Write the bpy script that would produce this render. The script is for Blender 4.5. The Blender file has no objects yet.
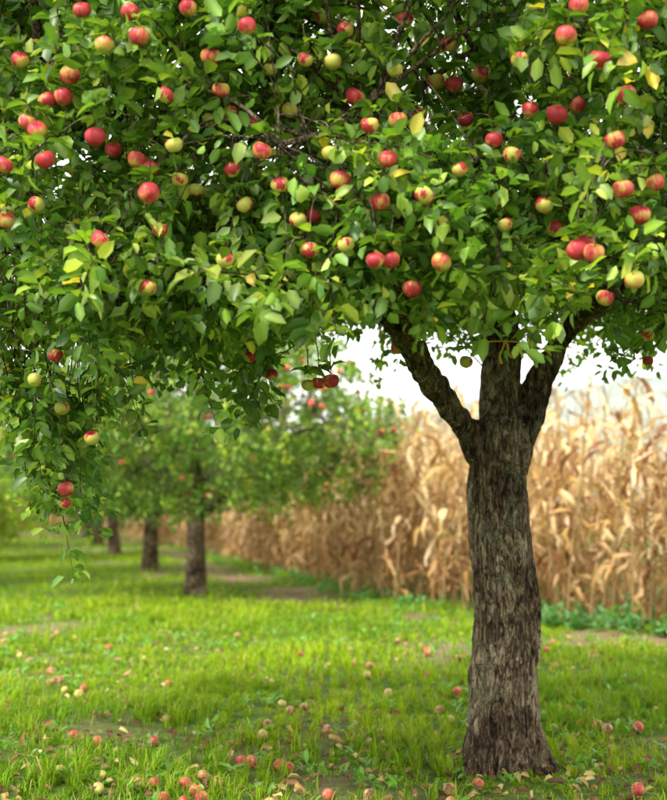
import bpy, math, numpy as np
from mathutils import Vector, noise as mnoise
rng=np.random.default_rng(7)
S=bpy.context.scene
F=1400.0; HC=1.3; TILT=math.atan(110/1400)
def P(px,py,d):
    xc=(px-333.5)/F; yc=(400-py)/F
    fw=math.cos(TILT)-math.sin(TILT)*yc; up=math.sin(TILT)+math.cos(TILT)*yc
    k=d/fw
    return np.array([xc*k,d,HC+up*k])
# ---------- noise
def _h(ix,iy,iz,s):
    v=np.sin(ix*127.1+iy*311.7+iz*74.7+s*53.3)*43758.5453
    return v-np.floor(v)
def vn(x,y,z=None,s=0.0):
    x=np.asarray(x,float);y=np.asarray(y,float);z=np.zeros_like(x) if z is None else np.asarray(z,float)
    ix,iy,iz=np.floor(x),np.floor(y),np.floor(z)
    fx,fy,fz=x-ix,y-iy,z-iz
    fx,fy,fz=[t*t*(3-2*t) for t in (fx,fy,fz)]
    r=0
    for a in (0,1):
        for b in (0,1):
            for c in (0,1):
                w=(fx if a else 1-fx)*(fy if b else 1-fy)*(fz if c else 1-fz)
                r=r+w*_h(ix+a,iy+b,iz+c,s)
    return r
def ground_h(x,y):
    x=np.asarray(x,float);y=np.asarray(y,float)
    r=np.hypot(x,y)
    f=np.clip(1-(r-60)/60,0,1)
    return ((vn(x*.5,y*.5,s=3)-.5)*.09+(vn(x*1.7,y*1.7,s=5)-.5)*.04)*f
# ---------- mesh helpers
def mk_mesh(name,V,Fc,col=None,smooth=False,mat=None):
    V=np.asarray(V,np.float32);Fc=np.asarray(Fc,np.int32)
    me=bpy.data.meshes.new(name);k=Fc.shape[1]
    me.vertices.add(len(V));me.vertices.foreach_set('co',V.ravel())
    me.loops.add(Fc.size);me.loops.foreach_set('vertex_index',Fc.ravel())
    me.polygons.add(len(Fc));me.polygons.foreach_set('loop_start',np.arange(0,Fc.size,k,dtype=np.int32))
    me.polygons.foreach_set('loop_total',np.full(len(Fc),k,np.int32))
    if smooth: me.polygons.foreach_set('use_smooth',np.ones(len(Fc),bool))
    me.update(calc_edges=True);me.validate()
    if col is not None:
        a=me.color_attributes.new('Col','FLOAT_COLOR','POINT')
        c=np.ones((len(V),4),np.float32);c[:,:3]=col
        a.data.foreach_set('color',c.ravel())
    if mat: me.materials.append(mat)
    return me
def obj(name,me,parent=None,loc=None):
    o=bpy.data.objects.new(name,me);S.collection.objects.link(o)
    if parent: o.parent=parent
    if loc is not None:o.location=loc
    return o
def empty(name,loc=(0,0,0)):
    o=bpy.data.objects.new(name,None);S.collection.objects.link(o);o.location=loc;o.empty_display_size=.2;return o
def tube(path,rad,k=8):
    path=np.asarray(path,float);n=len(path);rad=np.asarray(rad,float)
    t=np.gradient(path,axis=0);t/=np.linalg.norm(t,axis=1)[:,None]+1e-9
    a=np.array([1,0,0.]) if abs(t[0,0])<.8 else np.array([0,1,0.])
    u=np.zeros_like(t)
    for i in range(n):
        a=a-t[i]*a.dot(t[i]);a/=np.linalg.norm(a)+1e-9;u[i]=a
    v=np.cross(t,u)
    an=np.arange(k)*2*math.pi/k
    V=path[:,None]+rad[:,None,None]*(u[:,None]*np.cos(an)[None,:,None]+v[:,None]*np.sin(an)[None,:,None])
    i=np.arange(n-1)[:,None]*k;j=np.arange(k)[None];j2=(j+1)%k
    Fc=np.stack([i+j,i+j2,i+k+j2,i+k+j],-1).reshape(-1,4)
    return V.reshape(-1,3),Fc
class Acc:
    def __init__(s): s.V=[];s.F=[];s.n=0
    def add(s,V,Fc): s.V.append(V);s.F.append(Fc+s.n);s.n+=len(V)
    def get(s): return np.concatenate(s.V),np.concatenate(s.F)
def smoothpath(pts,rad,n):
    pts=np.asarray(pts,float);rad=np.asarray(rad,float)
    m=len(pts);P4=np.vstack([2*pts[0]-pts[1],pts,2*pts[-1]-pts[-2]])
    ts=np.linspace(0,m-1-1e-6,n);i=ts.astype(int);f=(ts-i)[:,None]
    p0,p1,p2,p3=P4[i],P4[i+1],P4[i+2],P4[i+3]
    q=.5*((2*p1)+(-p0+p2)*f+(2*p0-5*p1+4*p2-p3)*f**2+(-p0+3*p1-3*p2+p3)*f**3)
    r=np.interp(ts,np.arange(m),rad)
    return q,r
# ---------- material helpers
def newmat(name):
    m=bpy.data.materials.new(name);m.use_nodes=True;nt=m.node_tree;nt.nodes.clear()
    out=nt.nodes.new('ShaderNodeOutputMaterial')
    return m,nt,out
def nd(nt,t,**kw):
    n=nt.nodes.new(t)
    for k,v in kw.items(): setattr(n,k,v)
    return n
def ramp(nt,fac,stops):
    r=nt.nodes.new('ShaderNodeValToRGB');e=r.color_ramp.elements
    while len(e)<len(stops): e.new(.5)
    for x,(p,c) in zip(e,stops): x.position=p;x.color=(*c,1) if len(c)==3 else c
    nt.links.new(fac,r.inputs[0]);return r
def leafmat(name,rough=.42,trans=.35,under=1.5,spec=.5,tcol=(1.5,1.6,.5)):
    m,nt,out=newmat(name);L=nt.links
    at=nd(nt,'ShaderNodeAttribute',attribute_name='Col')
    geo=nd(nt,'ShaderNodeNewGeometry')
    pale=nd(nt,'ShaderNodeMix',data_type='RGBA',blend_type='MULTIPLY');pale.inputs[0].default_value=1
    L.new(at.outputs['Color'],pale.inputs[6]);pale.inputs[7].default_value=(under*1.05,under,under*1.25,1)
    mx=nd(nt,'ShaderNodeMix',data_type='RGBA');L.new(geo.outputs['Backfacing'],mx.inputs[0])
    L.new(at.outputs['Color'],mx.inputs[6]);L.new(pale.outputs[2],mx.inputs[7])
    b=nd(nt,'ShaderNodeBsdfPrincipled');b.inputs['Roughness'].default_value=rough
    b.inputs['Specular IOR Level'].default_value=spec
    L.new(mx.outputs[2],b.inputs['Base Color'])
    tc=nd(nt,'ShaderNodeMix',data_type='RGBA',blend_type='MULTIPLY');tc.inputs[0].default_value=1
    L.new(at.outputs['Color'],tc.inputs[6]);tc.inputs[7].default_value=(*tcol,1)
    t=nd(nt,'ShaderNodeBsdfTranslucent');L.new(tc.outputs[2],t.inputs[0])
    ms=nd(nt,'ShaderNodeMixShader');ms.inputs[0].default_value=trans
    L.new(b.outputs[0],ms.inputs[1]);L.new(t.outputs[0],ms.inputs[2]);L.new(ms.outputs[0],out.inputs[0])
    return m
def barkmat():
    m,nt,out=newmat('bark');L=nt.links
    tc=nd(nt,'ShaderNodeTexCoord');mp=nd(nt,'ShaderNodeMapping');mp.inputs['Scale'].default_value=(1,1,.27)
    L.new(tc.outputs['Object'],mp.inputs[0])
    n1=nd(nt,'ShaderNodeTexNoise');n1.inputs['Scale'].default_value=38;n1.inputs['Detail'].default_value=9;n1.inputs['Roughness'].default_value=.72
    n1.inputs['Distortion'].default_value=1.2
    L.new(mp.outputs[0],n1.inputs['Vector'])
    n2=nd(nt,'ShaderNodeTexNoise');n2.inputs['Scale'].default_value=7;n2.inputs['Detail'].default_value=7;n2.inputs['Roughness'].default_value=.65
    L.new(tc.outputs['Object'],n2.inputs['Vector'])
    n3=nd(nt,'ShaderNodeTexNoise');n3.inputs['Scale'].default_value=3.2;n3.inputs['Detail'].default_value=4
    L.new(tc.outputs['Object'],n3.inputs['Vector'])
    n4=nd(nt,'ShaderNodeTexNoise');n4.inputs['Scale'].default_value=120;n4.inputs['Detail'].default_value=4
    L.new(tc.outputs['Object'],n4.inputs['Vector'])
    vo=nd(nt,'ShaderNodeTexVoronoi',feature='DISTANCE_TO_EDGE');vo.inputs['Scale'].default_value=24
    wv=nd(nt,'ShaderNodeMix',data_type='RGBA',blend_type='LINEAR_LIGHT');wv.inputs[0].default_value=.07
    L.new(mp.outputs[0],wv.inputs[6]);L.new(n2.outputs['Color'],wv.inputs[7]);L.new(wv.outputs[2],vo.inputs['Vector'])
    ad0=nd(nt,'ShaderNodeMath',operation='MULTIPLY_ADD');L.new(n3.outputs[0],ad0.inputs[0]);ad0.inputs[1].default_value=.5;L.new(n1.outputs[0],ad0.inputs[2])
    sb=nd(nt,'ShaderNodeMath',operation='SUBTRACT');L.new(ad0.outputs[0],sb.inputs[0]);sb.inputs[1].default_value=.25
    r1=ramp(nt,sb.outputs[0],[(.37,(.022,.013,.009)),(.45,(.10,.060,.036)),(.53,(.24,.165,.10)),(.62,(.54,.43,.29))])
    rv=ramp(nt,vo.outputs[0],[(0,(.12,.10,.08)),(.09,(1,1,1))])
    mu=nd(nt,'ShaderNodeMix',data_type='RGBA',blend_type='MULTIPLY')
    rm=ramp(nt,n2.outputs[0],[(.38,(.15,.15,.15)),(.55,(.8,.8,.8))]);L.new(rm.outputs[0],mu.inputs[0])
    L.new(r1.outputs[0],mu.inputs[6]);L.new(rv.outputs[0],mu.inputs[7])
    r2=ramp(nt,n2.outputs[0],[(.55,(0,0,0)),(.63,(.6,.6,.6))])
    mx=nd(nt,'ShaderNodeMix',data_type='RGBA');L.new(r2.outputs[0],mx.inputs[0]);L.new(mu.outputs[2],mx.inputs[6]);
    rl=ramp(nt,n4.outputs[0],[(.4,(.12,.125,.06)),(.6,(.38,.37,.25))]);L.new(rl.outputs[0],mx.inputs[7])
    b=nd(nt,'ShaderNodeBsdfPrincipled');b.inputs['Roughness'].default_value=.9;b.inputs['Specular IOR Level'].default_value=.2
    L.new(mx.outputs[2],b.inputs['Base Color'])
    ad=nd(nt,'ShaderNodeMath',operation='MULTIPLY_ADD');L.new(rv.outputs[0],ad.inputs[0]);ad.inputs[1].default_value=.3;L.new(n1.outputs[0],ad.inputs[2])
    bp=nd(nt,'ShaderNodeBump');bp.inputs['Strength'].default_value=1;bp.inputs['Distance'].default_value=.04
    L.new(ad.outputs[0],bp.inputs['Height']);L.new(bp.outputs[0],b.inputs['Normal']);L.new(b.outputs[0],out.inputs[0])
    return m
BARK=barkmat()
LEAF=leafmat('apple_leaf',rough=.42,trans=.32,spec=.6)
LEAFB=leafmat('apple_leaf_far',rough=.5,trans=.35,spec=.3)
GRASS=leafmat('grass_blade',rough=.6,trans=.32,under=1.05,spec=.10,tcol=(1.4,1.3,.3))
DRY=leafmat('dry_leaf',rough=.65,trans=.25,under=1.05,spec=.3,tcol=(1.2,1.0,.7))
# ---------- leaves
T8=np.array([[0,4,1],[1,4,5],[1,5,2],[2,5,3],[0,1,6],[1,7,6],[1,2,7],[2,3,7]])
def leaves(pos,dr,nm,L,W,col,simple=False,fold=.25,bend=.3):
    n=len(pos)
    dr=dr/np.linalg.norm(dr,axis=1)[:,None]
    nm=nm-dr*(nm*dr).sum(1)[:,None];nm/=np.linalg.norm(nm,axis=1)[:,None]+1e-9
    sd=np.cross(dr,nm)
    L=np.broadcast_to(L,(n,));W=np.broadcast_to(W,(n,))
    if simple:
        loc=[(0,0,0),(.5,.5,.0),(1,0,-.2),(.5,-.5,.0)]
        T=np.array([[0,1,2],[0,2,3]]);pat=np.ones(4)
    else:
        b=bend*rng.random(n)*1.6
        loc=[(0,0,0),(.36,0,0),(.72,0,0),(1,0,0),(.28,.42,fold),(.72,.42,fold),(.28,-.42,fold),(.72,-.42,fold)]
        T=T8;pat=np.array([1.5,1.35,1.2,.9,.85,.85,.85,.85])
    V=np.zeros((n,len(loc),3))
    for i,(a,c,h) in enumerate(loc):
        drop=-(a**2)*L*(0 if simple else 1)*(0 if simple else b)
        V[:,i]=pos+dr*(a*L)[:,None]+sd*(c*W)[:,None]+nm*((h*W*(abs(c)*2 if not simple else 1))+drop)[:,None]
    k=len(loc)
    Fc=(T[None]+np.arange(n)[:,None,None]*k).reshape(-1,3)
    C=np.repeat(col,k,axis=0)*np.tile(pat,n)[:,None]
    return V.reshape(-1,3),Fc,C
def leafcol(n,mode='main'):
    t=rng.random(n)[:,None];u=rng.random(n)
    a=np.array([.045,.120,.017]);b=np.array([.165,.290,.038])
    c=a*(1-t)+b*t
    c[u>.88]=np.array([.26,.36,.055]);c[u>.987]=np.array([.46,.40,.06])
    c*=(.75+.5*rng.random(n))[:,None]
    return c
class Tree:
    def __init__(s): s.wood=Acc();s.lf=[];s.sk=[];s.apples=[]
    def limb(s,pts,rad,n=24,k=12,wood=True):
        q,r=smoothpath(pts,rad,n)
        if wood: s.wood.add(*tube(q,r,k))
        s.sk.append(q);return q,r
    def grow(s,targets,r0,r1,n=8,k=5,sag=.1,jit=.08,add=True,pen=.05):
        paths=[]
        sk=np.concatenate(s.sk);use=np.zeros(len(sk))
        new=[]
        for T in targets:
            d=np.linalg.norm(sk-T,axis=1);d=d+np.maximum(0,sk[:,2]-T[2])*.15+use
            i=int(d.argmin());p=sk[i];L=np.linalg.norm(T-p);use[max(0,i-2):i+3]+=pen
            if L<.03: continue
            t=np.linspace(0,1,n)[:,None]
            mid=(p+T)/2+np.array([0,0,sag*L])+rng.normal(0,jit*L,3)
            q=(1-t)**2*p+2*t*(1-t)*mid+t*t*T
            rr=np.linspace(r0,r1,n)*min(1,.5+L)
            s.wood.add(*tube(q,rr,k));new.append(q)
            paths.append(q)
        if add and new: s.sk+=new
        return paths
    def foliate(s,paths,span,nodes,per,L,simple=False,colf=leafcol,droop=.25,pale=.3):
        Ps=[];Ds=[];Ts=[];Cm=[]
        for q in paths:
            seg=q[-1]-q[-3];seg=seg/(np.linalg.norm(seg)+1e-9)
            e=seg+rng.normal(0,.35,3)+np.array([0,0,-.12]);e/=np.linalg.norm(e)
            sp=span*(.6+.8*rng.random())
            tip=q[-1]+e*sp
            c=np.linspace(0,1,nodes)[:,None]
            pts=q[-1]*(1-c)+tip*c+np.array([0,0,-1])*(c**2)*sp*droop
            s.wood.add(*tube(np.vstack([q[-1],pts[nodes//2],pts[-1]]),[.004,.003,.0015],3))
            Ps.append(pts);Ts.append(np.repeat(e[None],nodes,0))
            cm=np.array([1,1,1.])*(.65+.7*rng.random())
            if rng.random()<pale: cm=cm*np.array([1.4,1.2,1.0])
            Cm.append(np.repeat(cm[None],nodes,0))
        Pn=np.concatenate(Ps);Tn=np.concatenate(Ts);Cm=np.repeat(np.concatenate(Cm),per,0)
        Pn=np.repeat(Pn,per,0);Tn=np.repeat(Tn,per,0);n=len(Pn)
        rd=rng.normal(0,1,(n,3));rd-=Tn*(rd*Tn).sum(1)[:,None]*.8
        rd/=np.linalg.norm(rd,axis=1)[:,None]
        d=rd+Tn*.45+np.array([0,0,-.02]);d/=np.linalg.norm(d,axis=1)[:,None]
        pos=Pn+d*(.012+.03*rng.random((n,1)))+rng.normal(0,.012,(n,3))
        up=np.array([0,0,1.])+rng.normal(0,.6,(n,3))
        ll=L*(.45+.75*rng.random(n))
        s.lf.append((pos,d,up,ll,ll*(.54+.16*rng.random(n)),colf(n)*Cm,simple))
    def leafmesh(s,name,mat,avoid=None,rad=.055):
        A=[leaves(*x[:6],simple=x[6]) for x in (s._flt(y,avoid,rad) for y in s.lf)]
        V=[];Fc=[];C=[];n=0
        for a,b,c in A: V.append(a);Fc.append(b+n);C.append(c);n+=len(a)
        return mk_mesh(name,np.concatenate(V),np.concatenate(Fc),np.concatenate(C),mat=mat)
    def _flt(s,y,avoid,rad):
        if avoid is None: return y
        p=y[0]+y[1]*(y[3]*.5)[:,None];keep=np.ones(len(p),bool)
        for a in avoid: keep&=((p-a)**2).sum(1)>rad**2
        return tuple(v[keep] if isinstance(v,np.ndarray) else v for v in y)
# ================= MAIN TREE
def remesh_trunk(name,acc,vox,amp,parent,sm=4):
    V,Fc=acc.get()
    me=mk_mesh(name+'_raw',V,Fc);o=bpy.data.objects.new(name+'_raw',me);S.collection.objects.link(o)
    import bmesh
    bm=bmesh.new();bm.from_mesh(me);bmesh.ops.holes_fill(bm,edges=[e for e in bm.edges if e.is_boundary],sides=0)
    bmesh.ops.recalc_face_normals(bm,faces=bm.faces);bm.to_mesh(me);bm.free()
    m=o.modifiers.new('r','REMESH');m.mode='VOXEL';m.voxel_size=vox
    m2=o.modifiers.new('s','SMOOTH');m2.factor=.5;m2.iterations=sm
    dg=bpy.context.evaluated_depsgraph_get();dg.update()
    me2=bpy.data.meshes.new_from_object(o.evaluated_get(dg));bpy.data.objects.remove(o)
    n=len(me2.vertices);co=np.zeros(n*3);no=np.zeros(n*3)
    me2.vertices.foreach_get('co',co);me2.vertices.foreach_get('normal',no)
    co=co.reshape(-1,3);no=no.reshape(-1,3)
    x,y,z=co.T
    f1=vn(x*24,y*24,z*4.5,s=1);f2=vn(x*55,y*55,z*13,s=2);f3=vn(x*7,y*7,z*2.5,s=4);f4=vn(x*13,y*13,z*3,s=6)
    rid=1-np.abs(2*f1-1);rid2=1-np.abs(2*f4-1)
    dsp=amp*((-rid**2)*1.0-.9*rid2**3+(f2-.5)*1.0)+amp*2.2*(f3-.5)
    co=co+no*dsp[:,None]
    me2.vertices.foreach_set('co',co.ravel());me2.update()
    me2.polygons.foreach_set('use_smooth',np.ones(len(me2.polygons),bool))
    me2.materials.clear();me2.materials.append(BARK)
    return obj(name,me2,parent)
main=empty('apple_tree')
D0=7.3
trunkacc=Acc()
def add_t(pts,rad,n=30,k=20):
    q,r=smoothpath(pts,rad,n);trunkacc.add(*tube(q,r,k));return q,r
base=P(505,760,D0)
g0=float(ground_h(base[0],base[1]))
b=lambda px,py,d:P(px,py,d)
add_t([[base[0],D0,g0-.25],[base[0],D0,g0+.02],b(505,735,D0),b(505,690,D0),b(505,620,D0),b(501,540,D0),b(497,480,D0),b(498,440,D0),b(502,415,D0)],
      [.25,.212,.192,.184,.178,.172,.165,.157,.12])
for a in (0.3,1.5,2.6,3.7,4.9,5.8):
    c=np.array([math.cos(a),math.sin(a),0])
    add_t([np.array([base[0],D0,g0+.30])+c*.10,np.array([base[0],D0,g0+.10])+c*.165,np.array([base[0],D0,g0-.06])+c*.27],[.08,.07,.05],8,10)
Lm=[]
Lm.append(add_t([b(490,472,D0),b(468,432,7.25),b(442,395,7.15),b(418,358,7.0),b(392,318,6.8),b(350,270,6.5)],[.11,.085,.078,.070,.062,.05]))
Lm.append(add_t([b(500,460,D0),b(498,420,7.32),b(500,380,7.35),b(500,335,7.4),b(490,270,7.5),b(470,180,7.7)],[.14,.118,.112,.108,.09,.07]))
Lm.append(add_t([b(508,465,D0),b(524,425,7.35),b(542,380,7.4),b(562,340,7.45),b(598,300,7.4),b(650,262,7.3)],[.13,.095,.086,.078,.065,.05]))
remesh_trunk('trunk',trunkacc,.008,.015,main,2)
T=Tree()
for q,r in Lm: T.sk.append(q[8:])
def LM(pts,rad): return T.limb([np.array(p,float) for p in pts],rad,26,10)
e1,e2,e3=Lm[0][0][-1],Lm[1][0][-1],Lm[2][0][-1]
LM([e1,[-.5,6.1,2.85],[-1.3,5.9,2.95],[-2.1,5.8,2.6]],[.055,.04,.028,.015])
LM([e1,[-.1,6.7,3.1],[-.7,7.2,3.5],[-1.8,7.9,3.7],[-2.6,8.4,3.3]],[.05,.04,.035,.02,.01])
LM([Lm[0][0][18],[.25,6.1,2.5],[.1,5.4,2.75],[-.2,4.9,2.6]],[.045,.033,.022,.01])
LM([e2,[.9,7.5,3.9],[1.1,7.3,4.8],[1.0,7.2,5.5]],[.07,.055,.03,.01])
LM([Lm[1][0][24],[.8,6.6,3.4],[.9,5.8,3.7],[1.0,5.0,3.5]],[.06,.045,.03,.012])
LM([Lm[1][0][22],[1.2,8.3,3.2],[1.0,9.2,3.5],[.4,10,3.2]],[.06,.045,.03,.012])
LM([Lm[1][0][26],[.2,7.4,3.7],[-.7,6.8,4.2],[-1.6,6.3,4.0]],[.06,.045,.03,.012])
LM([e3,[2.2,7.1,2.9],[2.9,6.9,2.9],[3.7,6.8,2.5]],[.055,.04,.028,.012])
LM([e3,[2.0,7.8,3.3],[2.4,8.6,3.5],[2.6,9.3,3.1]],[.05,.04,.028,.012])
LM([Lm[2][0][20],[1.6,6.7,2.75],[1.75,5.9,3.0],[1.9,5.2,2.7]],[.05,.04,.025,.01])
LM([Lm[2][0][24],[2.0,7.2,3.6],[2.2,6.6,4.3],[2.5,6.2,4.6]],[.05,.04,.025,.01])
CX,CY,CZ=.55,7.3,3.15
def zlow(x,y):
    base=2.16+.15*(y-5.5)*.8+(vn(x*1.6,y*1.6,s=11)-.5)*.45
    lf=np.clip((-x-1.0)/.5,0,1)*np.clip((7.6-y)/1.5,0,1)
    base=base-lf*.15
    ctr=np.exp(-((x-.95)**2+(y-7.2)**2)/.5)
    return base+ctr*.3
def inside(p,sc=1.0):
    dx=(p[:,0]-CX);dy=p[:,1]-CY;dz=p[:,2]-CZ
    rx=3.3*sc;ry=np.where(dy<0,2.6,3.0)*sc;rz=np.where(dz>0,2.4,1.9)*sc
    return (dx/rx)**2+(dy/ry)**2+(dz/rz)**2
def sample(n,lo,hi,thr=.36,front=False):
    out=[];m=0
    while m<n:
        p=rng.random((20000,3))*np.array([7.2,6.4,4.6])+np.array([-3.,4.2,1.2])
        f=inside(p);nz=vn(p[:,0]*1.9,p[:,1]*1.9,p[:,2]*2.1,s=21)
        k=(f<hi)&(f>lo)&(p[:,2]>zlow(p[:,0],p[:,1]))&(nz>thr)
        if front: k&=(p[:,1]<6.8)&(p[:,2]<4.4)&(np.abs(p[:,0])<2.0)
        p=p[k];out.append(p);m+=len(p)
    return np.concatenate(out)[:n]
T.grow(sample(110,.3,.9,.2),.026,.010,n=12,k=7,sag=.12,jit=.1)
T.grow(np.vstack([sample(420,.2,1.0,.25),sample(220,.4,1.0,.3,True)]),.011,.005,n=9,k=5,sag=.1,jit=.1)
sh=np.vstack([sample(1450,.50,1.05,.34),sample(1200,.45,1.05,.34,True)]);inn=sample(320,.05,.5,.42)
q=rng.random((6000,2))*np.array([6.2,5.4])+np.array([-2.6,4.5])
z=zlow(q[:,0],q[:,1])+rng.random(6000)**1.3*.5
sk=np.column_stack([q,z]);sk=sk[(inside(sk)<1.1)&(vn(q[:,0]*1.8,q[:,1]*1.8,s=31)>.38)][:900]
hang=[]
for (px,y0,y1,d,w,nn) in [(35,340,430,5.9,22,9),(70,330,440,6.1,18,9),(15,330,400,6.2,20,7),(105,330,380,6.0,24,6),(64,390,490,6.6,12,9),(175,310,345,5.9,32,6),(270,310,365,6.4,28,8),(650,300,340,5.8,12,6),(40,380,440,7.4,26,9)]:
    for i in range(nn):
        hang.append(P(px+rng.normal(0,w*.55),y0+(y1-y0)*rng.random(),d+rng.normal(0,.2)))
hang=np.array(hang)
allc=np.vstack([sh,inn,sk,hang])
c0=P(495,400,7.25)
dist=np.abs(allc[:,0]-c0[0]);keep=~((allc[:,2]<2.35)&(dist<.62)&(allc[:,1]>5.2)&(allc[:,1]<9))
keep&=~((allc[:,2]<2.22)&(allc[:,0]/allc[:,1]>.045)&(allc[:,0]/allc[:,1]<.2)&(allc[:,1]<=5.3))
allc=allc[keep]
rng.shuffle(allc)
paths=T.grow(allc,.005,.0028,n=6,k=3,sag=.12,jit=.12,add=True,pen=.09)
T.foliate(paths,.27,5,7,.071)
spr=[]
for px,py,d in [(255,268,4.9),(285,275,4.9),(320,270,5.0),(345,275,5.0),(470,275,5.0),(505,270,5.0),(540,272,5.0),(575,278,5.1),(450,270,5.0),(230,255,5.0),(120,262,5.0),(95,245,5.0),(620,150,4.7),(600,20,4.7),(645,240,4.9)]:
    for _ in range(2): spr.append(P(px+rng.normal(0,8),py+rng.normal(0,8),d+.1*rng.normal()))
T.foliate(T.grow(spr,.005,.003,n=6,k=3,sag=.1,jit=.08),.2,5,6,.078,pale=1.0,droop=.1)
print('clusters',len(paths))
# ---------- apples
def applemat(name,bias):
    m,nt,out=newmat(name);L=nt.links
    tc=nd(nt,'ShaderNodeTexCoord');oi=nd(nt,'ShaderNodeObjectInfo')
    mp=nd(nt,'ShaderNodeMapping');mp.inputs['Scale'].default_value=(1,1,.25)
    L.new(tc.outputs['Object'],mp.inputs[0])
    st=nd(nt,'ShaderNodeTexNoise');st.inputs['Scale'].default_value=95;st.inputs['Detail'].default_value=5;L.new(mp.outputs[0],st.inputs['Vector'])
    n=nd(nt,'ShaderNodeTexNoise',noise_dimensions='4D');n.inputs['Scale'].default_value=17;n.inputs['Detail'].default_value=1.5
    L.new(tc.outputs['Object'],n.inputs['Vector'])
    rw=nd(nt,'ShaderNodeMath',operation='MULTIPLY');rw.inputs[1].default_value=50;L.new(oi.outputs['Random'],rw.inputs[0]);L.new(rw.outputs[0],n.inputs['W'])
    sc=nd(nt,'ShaderNodeMath',operation='MULTIPLY_ADD');L.new(n.outputs[0],sc.inputs[0]);sc.inputs[1].default_value=1.8;sc.inputs[2].default_value=-.40
    a=nd(nt,'ShaderNodeMath',operation='MULTIPLY_ADD');L.new(st.outputs[0],a.inputs[0]);a.inputs[1].default_value=.6;L.new(sc.outputs[0],a.inputs[2])
    c=nd(nt,'ShaderNodeMath',operation='MULTIPLY_ADD');L.new(oi.outputs['Random'],c.inputs[0]);c.inputs[1].default_value=.18;L.new(a.outputs[0],c.inputs[2])
    r=ramp(nt,c.outputs[0],[(.62-bias,(.48,.46,.09)),(.78-bias,(.62,.30,.08)),(.92-bias,(.58,.11,.07)),(min(1,1.08-bias*.5),(.44,.030,.045))])
    b=nd(nt,'ShaderNodeBsdfPrincipled');b.inputs['Roughness'].default_value=.45;b.inputs['Specular IOR Level'].default_value=.4;L.new(r.outputs[0],b.inputs['Base Color'])
    L.new(b.outputs[0],out.inputs[0]);return m
AM=[applemat('apple_red',.12),applemat('apple_blush',-.03),applemat('apple_green',-.22)]
sm,_n,_o=newmat('apple_stem');_b=nd(_n,'ShaderNodeBsdfPrincipled');_b.inputs['Base Color'].default_value=(.10,.06,.03,1);_n.links.new(_b.outputs[0],_o.inputs[0])
def apple_mesh(name,mat):
    A=Acc();k=24;m=18
    th=np.linspace(0.02,math.pi-.02,m);R=.0345
    r=np.sin(th)*(1+.10*np.cos(th));zz=.92*np.cos(th)-.32*np.exp(-(th/.42)**2)+.16*np.exp(-((math.pi-th)/.38)**2)
    an=np.arange(k)*2*math.pi/k
    lob=1+.02*np.cos(5*an)
    V=np.stack([r[:,None]*np.cos(an)*lob,r[:,None]*np.sin(an)*lob,np.repeat(zz[:,None],k,1)],-1).reshape(-1,3)*R
    i=np.arange(m-1)[:,None]*k;j=np.arange(k)[None];j2=(j+1)%k
    Fc=np.stack([i+j,i+k+j,i+k+j2,i+j2],-1).reshape(-1,4)
    A.add(V,Fc);n0=len(Fc)
    A.add(*tube(np.array([[0,0,.5],[.05,.02,.95],[.14,.05,1.35]])*R,[.0016,.0014,.002],6))
    V,Fc=A.get();me=mk_mesh(name,V,Fc,smooth=True);me.materials.append(mat);me.materials.append(sm)
    mi=np.zeros(len(Fc),np.int32);mi[n0:]=1;me.polygons.foreach_set('material_index',mi)
    return me
AMesh=[apple_mesh('apple_red',AM[0]),apple_mesh('apple_blush',AM[1]),apple_mesh('apple_green',AM[2])]
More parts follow.
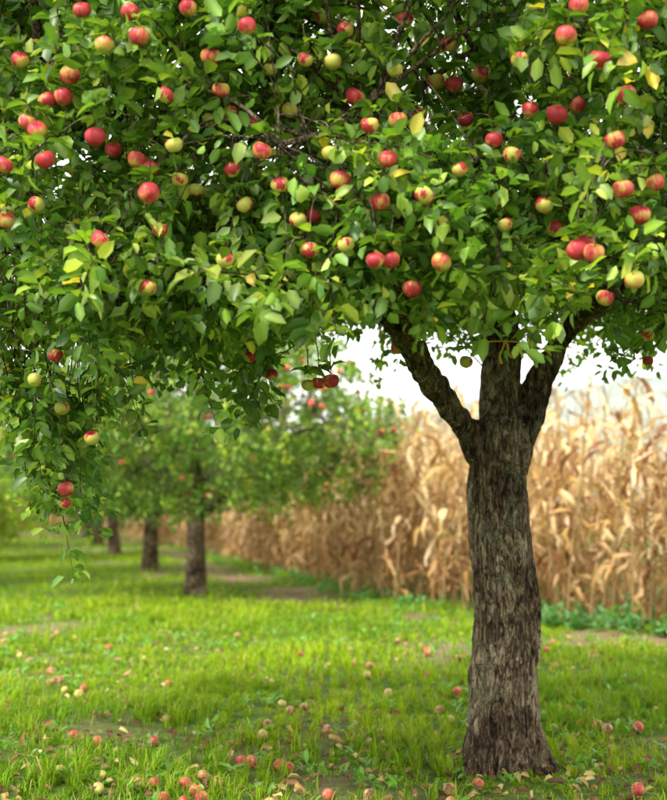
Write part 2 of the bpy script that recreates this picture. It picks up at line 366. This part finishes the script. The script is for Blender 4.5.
ap=[(82,10,5.0,0),(139,36,5.0,0),(188,8,5.3,1),(104,45,5.6,1),(211,57,5.2,1),(247,26,5.0,0),(322,18,5.4,2),(448,44,4.9,1),(436,82,5.0,1),(454,84,5.0,0),(466,119,5.1,1),
(566,36,4.8,0),(579,6,4.9,0),(557,115,5.1,0),(578,105,5.2,0),(494,140,5.2,1),(333,62,5.3,2),(355,97,5.1,1),(398,121,5.2,1),(388,159,5.0,0),(380,202,5.0,1),(412,289,5.0,1),(375,260,5.1,1),
(391,260,5.0,0),(398,348,5.1,1),(47,100,4.9,0),(63,97,4.9,0),(95,137,4.8,0),(27,122,5.0,0),(37,130,5.1,0),(113,150,4.9,0),(137,160,4.9,0),(150,169,4.8,0),(149,193,4.8,0),(4,165,5.0,1),(6,220,5.0,1),
(174,145,5.3,2),(221,90,5.2,1),(253,124,5.2,2),(262,151,5.2,1),(230,112,5.5,2),(211,120,5.5,2),(330,153,5.2,2),(298,220,5.4,2),(312,216,5.3,2),(340,180,5.2,1),(346,245,5.3,2),(148,288,5.3,2),
(623,189,4.9,0),(640,215,5.0,1),(655,183,5.0,0),(578,250,4.9,0),(594,253,4.8,0),(586,243,4.95,1),(635,280,5.1,1),(605,298,5.2,1),(555,229,5.2,2),(544,205,5.2,2),(272,375,6.0,2),(308,385,6.2,2),(319,383,6.2,2),(331,381,6.2,1),
(648,335,5.7,2),(648,361,5.9,2),(35,380,5.9,2),(62,408,6.2,2),(66,489,6.6,0),(65,503,6.6,2),(441,262,5.2,0),(466,362,6.6,2),(130,12,5.2,1),(305,60,5.5,2),(36,205,5.4,2),(232,170,5.6,2),(250,357,6.3,2),(424,195,5.4,2),(92,438,6.4,2),(55,355,6.0,2),(512,155,5.4,2),(505,225,5.5,2),(160,230,5.5,2),(196,190,5.5,2),(420,115,5.5,2),(290,110,5.5,2),(70,75,5.2,1),(20,60,5.2,1),(600,60,5.2,1),(615,140,5.2,1),(648,20,5.1,0),(480,75,5.3,1),(520,60,5.4,2),(310,250,5.7,2),(225,260,5.7,2),(100,240,5.6,1),
(345,30,5.4,2),(395,70,5.4,2),(370,125,5.4,2),(270,70,5.4,2),(165,95,5.4,2),(180,180,5.4,2),(280,185,5.4,2),(460,170,5.4,2),(530,110,5.4,1),(626,95,5.2,1),(405,20,5.4,2),(245,205,5.5,2),(45,160,5.4,1)]
# the fruit hangs on the outer face of the crown: find that face above each spot
lp=np.concatenate([l[0]+l[1]*(l[3]*.5)[:,None] for l in T.lf])
_az=lp[:,0]/lp[:,1];_el=(lp[:,2]-HC)/lp[:,1]
apos=[]
for px,py,d,kd in ap:
    p=P(px,py,d)
    m=(np.hypot(_az-p[0]/p[1],_el-(p[2]-HC)/p[1])<.0095)
    ys=np.sort(lp[m,1])
    if len(ys)>4:
        dd=ys[0]-.03 if kd!=2 else ys[min(3,len(ys)-1)]-.02
        if kd==1: dd=ys[1]-.01
        d=max(4.6,min(dd,7.0));p=P(px,py,d)
    apos.append(p)
    o=obj('apple',AMesh[kd],main,p);o.rotation_euler=(rng.normal(0,.35),rng.normal(0,.35),rng.random()*6.28)
    s=(.90+.22*rng.random())*(1 if kd!=2 else .88);o.scale=(s,s,s)
skall=np.concatenate(T.sk)
for p in apos:
    up=p+np.array([0,0,.05])
    d=np.linalg.norm(skall-up-np.array([0,0,.1]),axis=1)+np.where(skall[:,2]<p[2],1,0);i=int(d.argmin());q=skall[i]
    t=np.linspace(0,1,6)[:,None];mid=np.array([p[0],p[1],max(q[2],up[2]+.08)])
    T.wood.add(*tube((1-t)**2*up+2*t*(1-t)*mid+t*t*q,np.full(6,.0025),4))
    n=7;dd=rng.normal(0,1,(n,3));dd[:,2]=np.abs(dd[:,2])*.35
    ll=.07*(.7+.5*rng.random(n));T.lf.append((np.repeat((up+np.array([0,0,.015]))[None],n,0),dd/np.linalg.norm(dd,axis=1)[:,None],np.array([0,0,1.])+rng.normal(0,.3,(n,3)),ll,ll*.6,leafcol(n),False))
apos=np.array(apos)
obj('branches',mk_mesh('branches',*T.wood.get(),smooth=True,mat=BARK),main)
obj('leaves',T.leafmesh('leaves',LEAF,apos,.050),main)
more=sample(170,.45,1.0,.3);more=more[(more[:,1]>5.2)]
for p in more:
    o=obj('apple',AMesh[int(rng.choice([0,1,2,2,2]))],main,p);o.rotation_euler=(rng.normal(0,.3),rng.normal(0,.3),rng.random()*6);s=.9;o.scale=(s,s,s)
ym,nt,out=newmat('yellow_ribbon');yb=nd(nt,'ShaderNodeBsdfPrincipled');yb.inputs['Base Color'].default_value=(.75,.42,.02,1);nt.links.new(yb.outputs[0],out.inputs[0])
A=Acc()
for dx,ln in ((-2,20),(3,15)):
    pts=[P(505,340,7.22),P(505+dx,340+ln*.4,7.19),P(503+dx*1.6,340+ln*.8,7.2),P(506+dx*2,340+ln*1.2,7.19)]
    q_,_=smoothpath(pts,[1]*4,12);w=np.linspace(.005,.007,12)[:,None]*np.array([1,.2,0.3])
    V=np.concatenate([q_-w,q_+w]);Fc=np.array([[i,i+1,12+i+1,12+i] for i in range(11)]);A.add(V,Fc)
ring=np.array([[math.cos(a)*.122,math.sin(a)*.122,0] for a in np.linspace(0,2*math.pi,24)])+P(500,344,7.40)
A.add(*tube(ring,np.full(24,.004),6))
obj('yellow_ribbon',mk_mesh('yellow_ribbon',*A.get(),mat=ym),main)

# ================= BACKGROUND TREES
def bgtree(R,zlo,ztop,trunk_r,fork,nclu,L,seed,colf,lean=0.0,thr=.36,per=5,applen=40):
    global rng
    rng=np.random.default_rng(seed)
    t=Tree();ta=Acc()
    tp=[[0,0,-.2],[0,0,.05],[lean*.3,0,.5],[lean*.7,0.02,fork*.8],[lean,0,fork]]
    q,r=smoothpath(tp,[trunk_r*1.5,trunk_r*1.25,trunk_r,trunk_r*.93,trunk_r*.9],16);ta.add(*tube(q,r,14))
    for i in range(6):
        a=i*1.05+rng.random()*.6;rr=R*(.55+.3*rng.random())
        c=np.array([math.cos(a)*rr,math.sin(a)*rr,0])
        z=zlo+(ztop-zlo)*(.35+.4*rng.random())
        st=np.array([lean,0,fork*(.88+.12*rng.random())])
        q,r=smoothpath([st,st+c*.25+[0,0,.35],c*.6+[0,0,(z+fork)/2+.3],c+[0,0,z]],[trunk_r*.62,trunk_r*.5,trunk_r*.3,.015],14)
        ta.add(*tube(q,r,9));t.sk.append(q)
    cz=(zlo+ztop)/2-.1;hz=(ztop-zlo)/2
    def smp(n,lo,hi,th):
        out=[];m=0
        while m<n:
            p=(rng.random((20000,3))*2-1)*1.15
            f=(p**2).sum(1);w=vn(p[:,0]*R*1.2+9,p[:,1]*R*1.2,p[:,2]*hz*1.5,s=seed)
            k=(f<hi+.35*(w-.5))&(f>lo)&(w>th);p=p[k];out.append(p);m+=len(p)
        p=np.concatenate(out)[:n]
        p=p*np.array([R,R,hz])+np.array([0,0,cz])
        rr=np.hypot(p[:,0],p[:,1])/R
        p[:,2]-=(rr**2)*hz*.28
        return p
    t.grow(smp(60,.2,.9,.2),.02,.008,n=8,k=5)
    pa=t.grow(smp(nclu,.3,1.0,thr),.007,.003,n=5,k=3)
    t.foliate(pa,.3,5,per,L,simple=True,colf=colf)
    V,Fc=ta.get();w,wf=t.wood.get()
    tm=mk_mesh('bg_trunk',np.concatenate([V,w]),np.concatenate([Fc,wf+len(V)]),smooth=True,mat=BARK)
    lm=t.leafmesh('bg_leaves',LEAFB)
    return tm,lm,smp(applen,.75,1.05,.3)
def colA(n):
    c=leafcol(n);return c*np.array([1.15,1.1,1.1])+np.array([.012,.015,.008])
def colB(n): return leafcol(n)*np.array([.85,.85,1.1])+np.array([.01,.012,.008])  # far-row leaves: haze put into the colour as a bluish lift
def colY(n):
    c=leafcol(n);return c*np.array([1.7,1.35,1.0])+np.array([.04,.04,0])
def place(pr,x,y,rot,sc=1.0,kinds=(0,0,1)):
    e=empty('apple_tree',(x,y,float(ground_h(x,y))));e.rotation_euler=(0,0,rot);e.scale=(sc,)*3
    obj('trunk',pr[0],e);obj('leaves',pr[1],e)
    for p in pr[2]:
        o=obj('apple',AMesh[kinds[int(rng.integers(0,3))]],e,p);o.scale=(1.3,)*3
    return e
tA=bgtree(3.15,1.5,4.5,.15,1.35,1500,.11,101,colA,applen=120,thr=.33)
tB=bgtree(3.1,1.5,4.4,.17,1.3,900,.12,202,colB,lean=.1)
tC=bgtree(2.6,.7,5.6,.16,1.2,900,.14,303,colY,thr=.3)
place(tA,-2.1,21.5,0.4)
place(tB,-3.85,29.5,1.2,.95)
place(tB,-6.3,40.5,3.0,1.0)
place(tA,-8.7,52,2.0,1.1)
place(tB,-11.0,63,5.0,1.1)
place(tC,-9.3,35,.5,1.0)
place(tC,-8.2,24.5,2.5,.95)
place(tB,-15,50,4.1,1.2)
place(tC,-14,44,1.5,1.2)

# ================= CORN
rng=np.random.default_rng(55)
def corn_mesh(i):
    A=Acc();C=[]
    h=2.45+.35*rng.random();lean=rng.normal(0,.08,2)
    z=np.linspace(0,h,9);path=np.column_stack([lean[0]*(z/h)**2*h*.5+.02*np.sin(z*3),lean[1]*(z/h)**2*h*.5,z])
    V,Fc=tube(path,np.linspace(.014,.005,9),5);A.add(V,Fc);C.append(np.tile([.36,.25,.11],(len(V),1)))
    nl=17
    for j in range(nl):
        z0=.25+(h-.3)*j/nl+rng.normal(0,.04);az=(j%2)*math.pi+rng.normal(0,.8)
        L=(.45+.35*rng.random())*(1 if z0<h*.8 else .75);W=.04+.03*rng.random()
        n=8;s=np.linspace(0,1,n)
        el0=1.45-.5*rng.random();drp=(2.6+1.4*rng.random()) if rng.random()<.72 else .7
        el=el0-drp*s**.6
        dx=np.cumsum(np.cos(el))*L/n;dz=np.cumsum(np.sin(el))*L/n
        dx-=dx[0];dz-=dz[0]
        tw=rng.normal(0,2.4)*s+rng.normal(0,.4)
        o=np.array([np.interp(z0,z,path[:,0]),np.interp(z0,z,path[:,1]),z0])
        dr=np.array([math.cos(az),math.sin(az),0]);sd=np.array([-math.sin(az),math.cos(az),0])
        w=W*np.sin(np.pi*np.clip(s*.88+.1,0,1))**.6*.5*(1+.2*rng.normal(0,1,n))
        c=o+dx[:,None]*dr+dz[:,None]*np.array([0,0,1])+sd*(np.sin(s*3+rng.random()*6)*.05)[:,None]+rng.normal(0,.014,(n,3))
        cd=sd[None]*np.cos(tw)[:,None]+(np.array([0,0,1])*.8+dr*.5)[None]*np.sin(tw)[:,None]
        nn=np.cross(cd,dr);V=np.concatenate([c-cd*w[:,None],c+nn*(w*.5)[:,None],c+cd*w[:,None]])
        Fq=[]
        for a in range(n-1):
            Fq+= [[a,a+1,n+a+1,n+a],[n+a,n+a+1,2*n+a+1,2*n+a]]
        A.add(V,np.array(Fq))
        t=rng.random()**1.1;cc=np.array([.48,.295,.085])*(1-t)+np.array([.86,.72,.43])*t
        if rng.random()<.18: cc=np.array([.26,.13,.05])
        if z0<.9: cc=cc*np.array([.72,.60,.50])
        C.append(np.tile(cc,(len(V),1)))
    for _ in range(1):
        az=rng.random()*6.28;z0=.9+.3*rng.random();o=np.array([0,0,z0]);dr=np.array([math.cos(az)*.7,math.sin(az)*.7,-.5 if rng.random()<.5 else .6])
        s=np.linspace(0,1,7);V,Fc=tube(o+s[:,None]*dr*.24,.008+.03*np.sin(np.pi*s)**.7,8);A.add(V,Fc);C.append(np.tile([.70,.54,.28],(len(V),1)))
    for _ in range(6):
        az=rng.random()*6.28;s=np.linspace(0,1,4)[:,None];o=path[-1]
        e=np.array([math.cos(az)*.12,math.sin(az)*.12,.2+.1*rng.random()])
        V,Fc=tube(o+s*e+np.array([0,0,-.08])*s**2,[.004,.005,.004,.002],3);A.add(V,Fc);C.append(np.tile([.50,.35,.15],(len(V),1)))
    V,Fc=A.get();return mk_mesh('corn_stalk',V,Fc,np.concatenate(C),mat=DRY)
CM=[corn_mesh(i) for i in range(12)]
corn=empty('corn_field')
ED=np.array([[22,8.6],[12,11.6],[8,12.9],[3.7,14.8],[1.7,17.2],[0.2,21.7],[-1.3,29],[-3.8,42],[-7.5,57],[-13,66],[-45,72]])
def edge_x(y): return np.interp(y,ED[:,1],ED[:,0])
def dist_edge(p):
    best=np.full(len(p),1e9)
    for a,b_ in zip(ED[:-1],ED[1:]):
        ab=b_-a;t=np.clip(((p-a)@ab)/(ab@ab),0,1);best=np.minimum(best,np.linalg.norm(p-(a+t[:,None]*ab),axis=1))
    return best
gx,gy=np.meshgrid(np.arange(-44,24,.42),np.arange(9,80,.36));pp=np.column_stack([gx.ravel(),gy.ravel()])
pp=pp+rng.normal(0,.09,pp.shape)
ins=(pp[:,0]>edge_x(pp[:,1]))|(pp[:,1]>72)
de=dist_edge(pp)
far=pp[:,1]>40
k=ins&(de<np.where(far,3.0,3.8))&(rng.random(len(pp))<np.where(far,.6,.92))&(np.abs(pp[:,0])<.33*pp[:,1]+5)
pp=pp[k];print('corn',len(pp))
for x,y in pp:
    o=obj('stalk',CM[int(rng.integers(0,12))],corn,(x,y,float(ground_h(x,y))-.02));s=.88+.28*rng.random();s*=1+.07*math.sin(x*.9+y*.4)
    o.scale=(s,s,s);o.rotation_euler=(rng.normal(0,.08),rng.normal(0,.08),rng.random()*6.28)

# ================= GROUND
ax=np.concatenate([-np.geomspace(3000,30,22),np.linspace(-29,29,117),np.geomspace(30,3000,22)])
ay=np.concatenate([-np.geomspace(500,6,10),np.linspace(-5,75,161),np.geomspace(77,4000,24)])
X,Y=np.meshgrid(ax,ay);Z=ground_h(X,Y)
V=np.column_stack([X.ravel(),Y.ravel(),Z.ravel()]);nx=len(ax)
i=np.arange(len(ay)-1)[:,None]*nx;j=np.arange(nx-1)[None]
Fc=np.stack([i+j,i+j+1,i+j+1+nx,i+j+nx],-1).reshape(-1,4)
def bare(x,y):
    v=(vn(x*.9,y*.5,s=41)*.5+vn(x*2.3,y*1.6,s=42)*.45)
    path=np.exp(-((x-edge_x(y)+.9)/.55)**2)*.34*np.clip((y-13)/4,0,1)
    sp=.40*np.exp(-(((x-.9)/.8)**2+((y-12.8)/1.6)**2))+.36*np.exp(-(((x+2.9)/.6)**2+((y-15.6)/1.0)**2))
    tr=.20*np.exp(-(((x-.3)/1.9)**2+((y-6.3)/.9)**2))
    return v+path+sp+tr
bb=np.clip((bare(X,Y)-.64)/.14,0,1).ravel()
gm,nt,out=newmat('orchard_ground');L=nt.links
at=nd(nt,'ShaderNodeAttribute',attribute_name='Col');tc=nd(nt,'ShaderNodeTexCoord')
n1=nd(nt,'ShaderNodeTexNoise');n1.inputs['Scale'].default_value=6;n1.inputs['Detail'].default_value=9;n1.inputs['Roughness'].default_value=.7;L.new(tc.outputs['Object'],n1.inputs['Vector'])
r1=ramp(nt,n1.outputs[0],[(.3,(.03,.05,.01)),(.5,(.07,.12,.016)),(.7,(.14,.20,.03))])
r2=ramp(nt,n1.outputs[0],[(.3,(.10,.062,.038)),(.55,(.22,.15,.10)),(.75,(.34,.26,.18))])
mx=nd(nt,'ShaderNodeMix',data_type='RGBA');sp=nd(nt,'ShaderNodeSeparateColor');L.new(at.outputs['Color'],sp.inputs[0]);L.new(sp.outputs[0],mx.inputs[0]);L.new(r1.outputs[0],mx.inputs[6]);L.new(r2.outputs[0],mx.inputs[7])
gb=nd(nt,'ShaderNodeBsdfPrincipled');gb.inputs['Roughness'].default_value=.95;gb.inputs['Specular IOR Level'].default_value=.1;L.new(mx.outputs[2],gb.inputs['Base Color'])
bp=nd(nt,'ShaderNodeBump');bp.inputs['Distance'].default_value=.03;L.new(n1.outputs[0],bp.inputs['Height']);L.new(bp.outputs[0],gb.inputs['Normal']);L.new(gb.outputs[0],out.inputs[0])
obj('ground',mk_mesh('ground',V,Fc,np.column_stack([bb,bb,bb]),smooth=True,mat=gm))
# ---------- grass
def blades(n,d0,d1,h,w,simple,marg=1.6):
    d=np.sqrt(rng.random(n)*(d1**2-d0**2)+d0**2)
    x=(rng.random(n)*2-1)*(.26*d+marg)
    tx=np.round(x/.11)*.11;ty=np.round(d/.11)*.11
    tx=tx+(_h(tx*9,ty*9,0,1)-.5)*.12;ty=ty+(_h(tx*9,ty*9,0,2)-.5)*.12
    pull=.45 if not simple else 0
    hj=_h(np.round(x/.11),np.round(d/.11),0,8)
    x=x*(1-pull)+tx*pull;d=d*(1-pull)+ty*pull
    k=(x<edge_x(d)+.3);x,d,hj=x[k],d[k],hj[k]
    br=bare(x,d);cl=vn(x*5,d*5,s=61)
    k=(rng.random(len(x))>np.clip((br-.56)/.20,0,.92))&(rng.random(len(x))<.30+cl)
    k&=((x-base[0])**2+(d-D0)**2>.2**2)
    x,d,hj=x[k],d[k],hj[k];n=len(x)
    z=ground_h(x,d)
    az=rng.random(n)*6.28;ln=rng.random(n)*.9+.15
    hh=h*(.4+.9*rng.random(n)**1.4)*(.35+1.2*vn(x*2.2,d*2.2,s=63))*(.6+.9*hj**2);ww=w*(.6+.8*rng.random(n))
    di=np.column_stack([np.cos(az),np.sin(az),np.zeros(n)]);sd=np.column_stack([-np.sin(az+.5*rng.normal(0,1,n)),np.cos(az),np.zeros(n)])
    p=np.column_stack([x,d,z-.01])
    up=np.array([0,0,1.])
    t=rng.random(n);m=vn(x*.7,d*.7,s=65);m2=vn(x*3,d*3,s=66)
    mixv=np.clip(.6*m+.45*m2+.35*t+.3*(hj-.5)-.15,0,1)[:,None]
    c=np.array([.075,.225,.008])*(1-mixv)+np.array([.30,.44,.014])*mixv
    u=rng.random(n);c[u>.94]=np.array([.44,.36,.13])
    c*=(.6+.65*rng.random(n))[:,None]
    if simple:
        V=np.stack([p-sd*(ww/2)[:,None],p+sd*(ww/2)[:,None],p+di*(hh*ln*.8)[:,None]+up*(hh)[:,None]],1)
        Tt=np.array([[0,1,2]]);kk=3
    else:
        md=p+di*(hh*ln*.3)[:,None]+up*(hh*.6)[:,None]
        tp=p+di*(hh*ln)[:,None]+up*(hh*(1-.35*ln))[:,None]
        V=np.stack([p-sd*(ww/2)[:,None],p+sd*(ww/2)[:,None],md-sd*(ww*.42)[:,None],md+sd*(ww*.42)[:,None],tp],1)
        Tt=np.array([[0,1,3],[0,3,2],[2,3,4]]);kk=5
    Fc=(Tt[None]+np.arange(n)[:,None,None]*kk).reshape(-1,3)
    return V.reshape(-1,3),Fc,np.repeat(c,kk,0)
parts=[blades(240000,4.6,10.5,.098,.0052,False),blades(180000,10.5,20,.10,.010,False),blades(110000,20,42,.10,.022,True,3),blades(70000,42,80,.12,.05,True,8)]
V=[];Fc=[];C=[];n=0
for a,b_,c in parts: V.append(a);Fc.append(b_+n);C.append(c);n+=len(a)
obj('grass',mk_mesh('grass',np.concatenate(V),np.concatenate(Fc),np.concatenate(C),mat=GRASS))
# ---------- weeds
pos=[];dr=[];L_=[];cc=[]
def rosette(x,y,n,L,hmax,col):
    z=float(ground_h(x,y))
    az=rng.random(n)*6.28;e=.2+.9*rng.random(n)
    dd=np.column_stack([np.cos(az)*np.cos(e),np.sin(az)*np.cos(e),np.sin(e)])
    pz=rng.random(n)*hmax
    pos.append(np.column_stack([x+rng.normal(0,.02+hmax*.2,n),y+rng.normal(0,.02+hmax*.2,n),z+.005+pz]));dr.append(dd);L_.append(L*(.6+.6*rng.random(n)));cc.append(np.tile(col,(n,1))*(.7+.6*rng.random((n,1))))
for _ in range(1500):
    d=math.sqrt(rng.random()*(19**2-25)+25);x=(rng.random()*2-1)*(.26*d+1)
    if x<edge_x(d) and vn(x*.8,d*.8,s=71)>.42: rosette(x,d,int(rng.integers(5,10)),.05+.03*rng.random(),.03,[.13,.28,.03])
for _ in range(150):
    t=rng.random();y=14+t*t*30;x=float(edge_x(y))+rng.normal(-.05,.25)
    rosette(x,y,int(rng.integers(6,14)),.08+.06*rng.random(),.05+.12*rng.random(),[.10,.24,.05])
for _ in range(60):
    x=2.2+rng.random()*2.9;y=float(np.interp(-x,-ED[:,0],ED[:,1]))-.1-rng.random()*.6;rosette(x,y,16,.12,.22*rng.random()+.05,[.08,.20,.05])
pos=np.concatenate(pos);dr=np.concatenate(dr);L_=np.concatenate(L_);cc=np.concatenate(cc)
V,Fc,C=leaves(pos,dr,np.array([0,0,1.])+rng.normal(0,.3,pos.shape),L_,L_*.42,cc)
obj('weeds',mk_mesh('weeds',V,Fc,C,mat=LEAF))
# ---------- fallen leaves
n=1900;d=np.sqrt(rng.random(n)*(15**2-25)+25);d=np.where(rng.random(n)<.5,5.2+rng.random(n)*3.0,d);x=(rng.random(n)*2-1)*(.26*d+1)
k=x<edge_x(d);x,d=x[k],d[k];n=len(x)
pos=np.column_stack([x,d,ground_h(x,d)+.01+.04*rng.random(n)])
az=rng.random(n)*6.28;dr=np.column_stack([np.cos(az),np.sin(az),rng.normal(0,.25,n)])
pal=np.array([[.24,.13,.06],[.40,.26,.10],[.14,.07,.04],[.50,.40,.16],[.20,.09,.05]]);C=pal[rng.integers(0,5,n)]
ls=.035+.035*rng.random(n)
V,Fc,C=leaves(pos,dr,np.array([0,0,1.])+rng.normal(0,.6,(n,3)),ls,ls*.55,C,fold=.5,bend=.8)
obj('fallen_leaves',mk_mesh('fallen_leaves',V,Fc,C,mat=DRY))
# ---------- fallen apples
fa=empty('fallen_apples')
def fm(name,stops):
    m,nt,out=newmat(name);tc=nd(nt,'ShaderNodeTexCoord');n=nd(nt,'ShaderNodeTexNoise');n.inputs['Scale'].default_value=30;n.inputs['Detail'].default_value=4
    nt.links.new(tc.outputs['Object'],n.inputs['Vector']);r=ramp(nt,n.outputs[0],stops);b_=nd(nt,'ShaderNodeBsdfPrincipled');b_.inputs['Roughness'].default_value=.55
    nt.links.new(r.outputs[0],b_.inputs['Base Color']);nt.links.new(b_.outputs[0],out.inputs[0]);return m
FM=[apple_mesh('windfall_red',fm('windfall_red',[(.35,(.42,.30,.08)),(.47,(.50,.09,.05)),(.62,(.38,.028,.035))])),
    apple_mesh('windfall_brown',fm('windfall_brown',[(.38,(.46,.34,.12)),(.52,(.38,.16,.06)),(.62,(.16,.07,.035))])),
    apple_mesh('windfall_yellow',fm('windfall_yellow',[(.4,(.50,.46,.12)),(.6,(.46,.30,.09))]))]
pts=[(64,771),(105,775),(165,791),(186,793),(197,783),(218,776),(204,790),(289,762),(280,760),(270,796),(328,790),(188,777),(52,729),(77,738),(101,744),(169,721),(155,742),(263,735),(327,731),(455,694),(387,694),(352,664),(300,655),(170,683),(195,687),(577,720),(607,740),(633,722),(632,790),(447,780),(475,776)]
def drop(x,y,kd):
    o=obj('fallen_apple',FM[kd],fa,(x,y,float(ground_h(x,y))+.032));o.rotation_euler=(rng.random()*6,rng.random()*6,rng.random()*6)
    s=.78+.27*rng.random();o.scale=(s,s,s)
for px,py in pts:
    d=HC*F/(py-510)*.985;drop((px-333)/F*d,d,int(rng.choice([0,0,0,1,2])))
for _ in range(230):
    d=5.4+rng.random()**1.5*9;x=(rng.random()*2-1)*(.26*d+.6)
    if x<edge_x(d)-.3 and vn(x*.8,d*.8,s=81)>.42: drop(x,d,int(rng.choice([0,0,1,1,1,2])))
# ---------- hills and far tree line
hm,nt,out=newmat('hill');L=nt.links;tc=nd(nt,'ShaderNodeTexCoord');n1=nd(nt,'ShaderNodeTexNoise');n1.inputs['Scale'].default_value=.02;n1.inputs['Detail'].default_value=6;L.new(tc.outputs['Object'],n1.inputs['Vector'])
r=ramp(nt,n1.outputs[0],[(.35,(.17,.21,.185)),(.65,(.25,.29,.255))]);hb=nd(nt,'ShaderNodeBsdfPrincipled');hb.inputs['Roughness'].default_value=1;L.new(r.outputs[0],hb.inputs['Base Color']);L.new(hb.outputs[0],out.inputs[0])  # pale grey-green: distance haze painted into the hill colour, no volume
ax=np.linspace(-900,1100,160);ay=np.linspace(0,1,24);X,TY=np.meshgrid(ax,ay);Y=620+TY*500
Z=np.sin(TY*math.pi*.5)*(44+54/(1+np.exp(-(X-80)/60))+26*(vn(X*.006,TY*2,s=91)-.5)+7*vn(X*.05,TY*9,s=92))-2
i=np.arange(23)[:,None]*160;j=np.arange(159)[None];Fc=np.stack([i+j,i+j+1,i+j+161,i+j+160],-1).reshape(-1,4)
obj('hills',mk_mesh('hills',np.column_stack([X.ravel(),Y.ravel(),Z.ravel()]),Fc,smooth=True,mat=hm))
n=26000;x=rng.random(n)*200-130;c=np.round(x/7)*7;hgt=5+4*vn(c,c*0+3,s=95)
pz=hgt*np.sqrt(rng.random(n))*(1-((x-c)/4.2)**2*.7)
pos=np.column_stack([x+rng.normal(0,.5,n),125+rng.normal(0,1.5,n)+vn(c,c)*12,pz]);dr=rng.normal(0,1,(n,3))
t=rng.random((n,1));C=np.array([.06,.11,.04])*(1-t)+np.array([.15,.21,.08])*t
V,Fc,C=leaves(pos,dr,rng.normal(0,1,(n,3)),np.full(n,.8),np.full(n,.6),C,simple=True)
obj('distant_trees',mk_mesh('distant_trees',V,Fc,C,mat=LEAFB))

# ================= LIGHT
sv=Vector((-.58,-.62,.92)).normalized()
el=math.asin(sv.z);az=math.atan2(sv.x,sv.y)
w=bpy.data.worlds.new('World');S.world=w;w.use_nodes=True;nt=w.node_tree
bg=nt.nodes['Background'];sky=nt.nodes.new('ShaderNodeTexSky');sky.sky_type='NISHITA';sky.sun_disc=False
sky.sun_elevation=el;sky.sun_rotation=az;sky.dust_density=4;sky.air_density=1.0;sky.ozone_density=1
mx=nt.nodes.new('ShaderNodeMix');mx.data_type='RGBA';mx.inputs[0].default_value=.85
nt.links.new(sky.outputs[0],mx.inputs[6]);mx.inputs[7].default_value=(19.5,19.5,18.6,1)
nt.links.new(mx.outputs[2],bg.inputs[0]);bg.inputs[1].default_value=.15
sl=bpy.data.lights.new('sun','SUN');sl.energy=4.8;sl.angle=math.radians(9);sl.color=(1,.95,.84)
so=bpy.data.objects.new('sun',sl);S.collection.objects.link(so);so.rotation_euler=sv.to_track_quat('Z','Y').to_euler()
S.view_settings.view_transform='Standard';S.view_settings.look='None';S.view_settings.exposure=0
# ================= CAMERA
cd=bpy.data.cameras.new('camera');cd.lens=F/800*36;cd.sensor_width=36;cd.clip_end=6000;cd.clip_start=.05
cd.dof.use_dof=True;cd.dof.focus_distance=6.0;cd.dof.aperture_fstop=2.2
co=bpy.data.objects.new('camera',cd);S.collection.objects.link(co);co.location=(0,0,HC);co.rotation_euler=(math.pi/2+TILT,0,0)
S.camera=co
